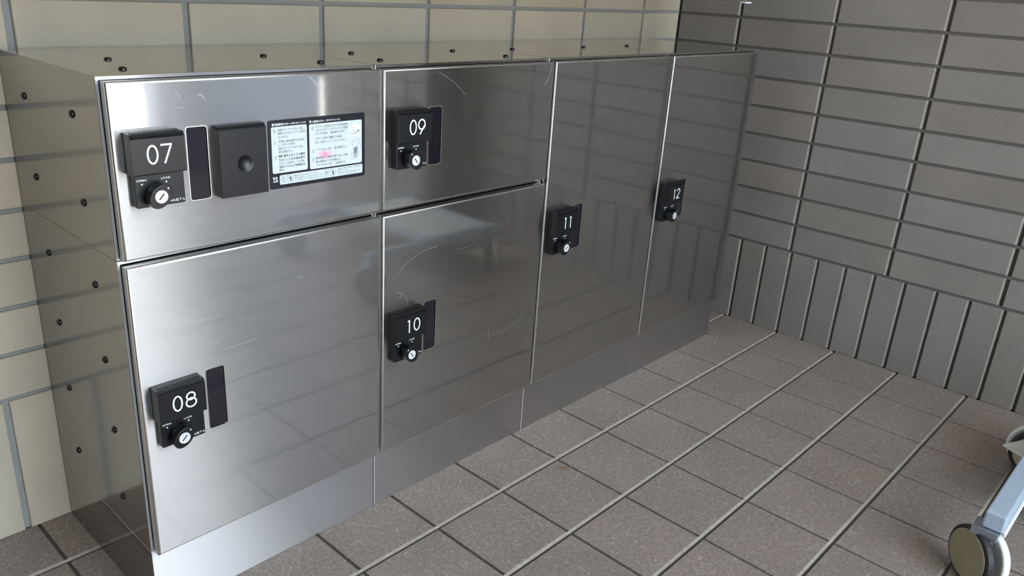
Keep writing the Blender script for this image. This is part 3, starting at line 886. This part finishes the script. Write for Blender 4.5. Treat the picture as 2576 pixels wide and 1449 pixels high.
def caster(cx, cy, th, stem_x, stem_y, pedal=False):
    """swivel caster with twin wheels; th is the direction of the axle"""
    a = Vector((cos(th), sin(th), 0)); f = Vector((-sin(th), cos(th), 0)); r = .045
    def disc(bm, c, rad, w, mi, n=36, dish=0.0):
        A = [bm.verts.new(c + a * (-w / 2) + (f * cos(2 * pi * k / n) + Vector((0, 0, 1)) * sin(2 * pi * k / n)) * rad) for k in range(n)]
        B = [bm.verts.new(v.co + a * w) for v in A]
        fs = [bm.faces.new(A), bm.faces.new(list(reversed(B)))]
        for k in range(n): fs.append(bm.faces.new((A[k], B[k], B[(k + 1) % n], A[(k + 1) % n])))
        for q in fs: q.material_index = mi
    c = Vector((cx, cy, r))
    bm = bmesh.new(); disc(bm, Vector((stem_x, stem_y, .0930)), .0001, .0001, 0); bm.free()
    bm = bmesh.new()
    # fork between the wheels and the swivel head
    b = [c + a * s * .0045 + f * t_ + Vector((0, 0, z)) for s in (-1, 1) for t_, z in ((-.012, -.008), (.014, -.008), (.018, .040), (-.018, .040))]
    vs = [bm.verts.new(v) for v in b]
    for q in ((0, 1, 2, 3), (7, 6, 5, 4), (0, 4, 5, 1), (1, 5, 6, 2), (2, 6, 7, 3), (3, 7, 4, 0)): bm.faces.new([vs[k] for k in q])
    bmesh.ops.recalc_face_normals(bm, faces=bm.faces)
    add_box(bm, cx - .018, cx + .018, cy - .018, cy + .018, .084, .0975)
    ca = obj('caster', bm, M['zinc'], tr, .0015)
    for s, hm in ((-1, M['hub']), (1, M['white_hub'])):
        w = c + a * s * .0125
        bm = bmesh.new(); disc(bm, w, r, .0125, 0)
        bmesh.ops.recalc_face_normals(bm, faces=bm.faces)
        wh = obj('wheel', bm, M['rubber'] if s < 0 else M['white_hub'], ca, .0035, 3)
        bm = bmesh.new(); disc(bm, w + a * s * .0063, r - .0060, .003, 0)
        bmesh.ops.recalc_face_normals(bm, faces=bm.faces)
        obj('hub_cap', bm, hm, ca, .001)
    if pedal:
        bm = bmesh.new()
        p = Vector((1.275, -.712, .060)); u = Vector((.062, -.036, .006)); v = Vector((.010, .018, .000)); n_ = Vector((0, 0, .005))
        vs = [bm.verts.new(q) for q in (p - v, p + u - v, p + u + v, p + v, p - v + n_, p + u - v + n_, p + u + v + n_, p + v + n_)]
        for q in ((0, 3, 2, 1), (4, 5, 6, 7), (0, 1, 5, 4), (1, 2, 6, 5), (2, 3, 7, 6), (3, 0, 4, 7)): bm.faces.new([vs[k] for k in q])
        bmesh.ops.recalc_face_normals(bm, faces=bm.faces)
        pd = obj('brake_pedal', bm, M['white_hub'], ca, .002)
TH = math.atan2(-.66, .75)
caster(.925, -.749, TH, .925, -.749)
caster(1.352, -.738, TH + radians(62), 1.352, -.738, True)
caster(.960, -1.18, TH, .96, -1.18)
caster(1.375, -1.18, TH, 1.375, -1.18)

# ------------------------------------------------------------------ a scrap of dry leaf on the floor
M['dry_leaf'] = simple('dry_leaf', (0.20, 0.13, 0.07), 0.8, 0, 0.3, 300)
bm = bmesh.new()
lp = [(.676, -.131), (.681, -.1335), (.686, -.140), (.694, -.1445), (.701, -.1455), (.7015, -.1475), (.692, -.1475), (.684, -.1435), (.679, -.1375), (.674, -.1335)]
a = [bm.verts.new((x, y, .0007 + .0016 * (k % 3) / 2)) for k, (x, y) in enumerate(lp)]
b = [bm.verts.new((v.co.x, v.co.y, .0003)) for v in a]
n = len(lp)
for k in range(n // 2 - 1):
    i, j = k, n - 1 - k
    bm.faces.new((a[i], a[i + 1], a[j - 1], a[j])); bm.faces.new((b[j], b[j - 1], b[i + 1], b[i]))
for k in range(n): bm.faces.new((a[k], b[k], b[(k + 1) % n], a[(k + 1) % n]))
bmesh.ops.recalc_face_normals(bm, faces=bm.faces)
tag(obj('dry_leaf', bm, M['dry_leaf']), 'tiny curled brown leaf scrap on the floor tiles in front of locker 10', 'leaf')
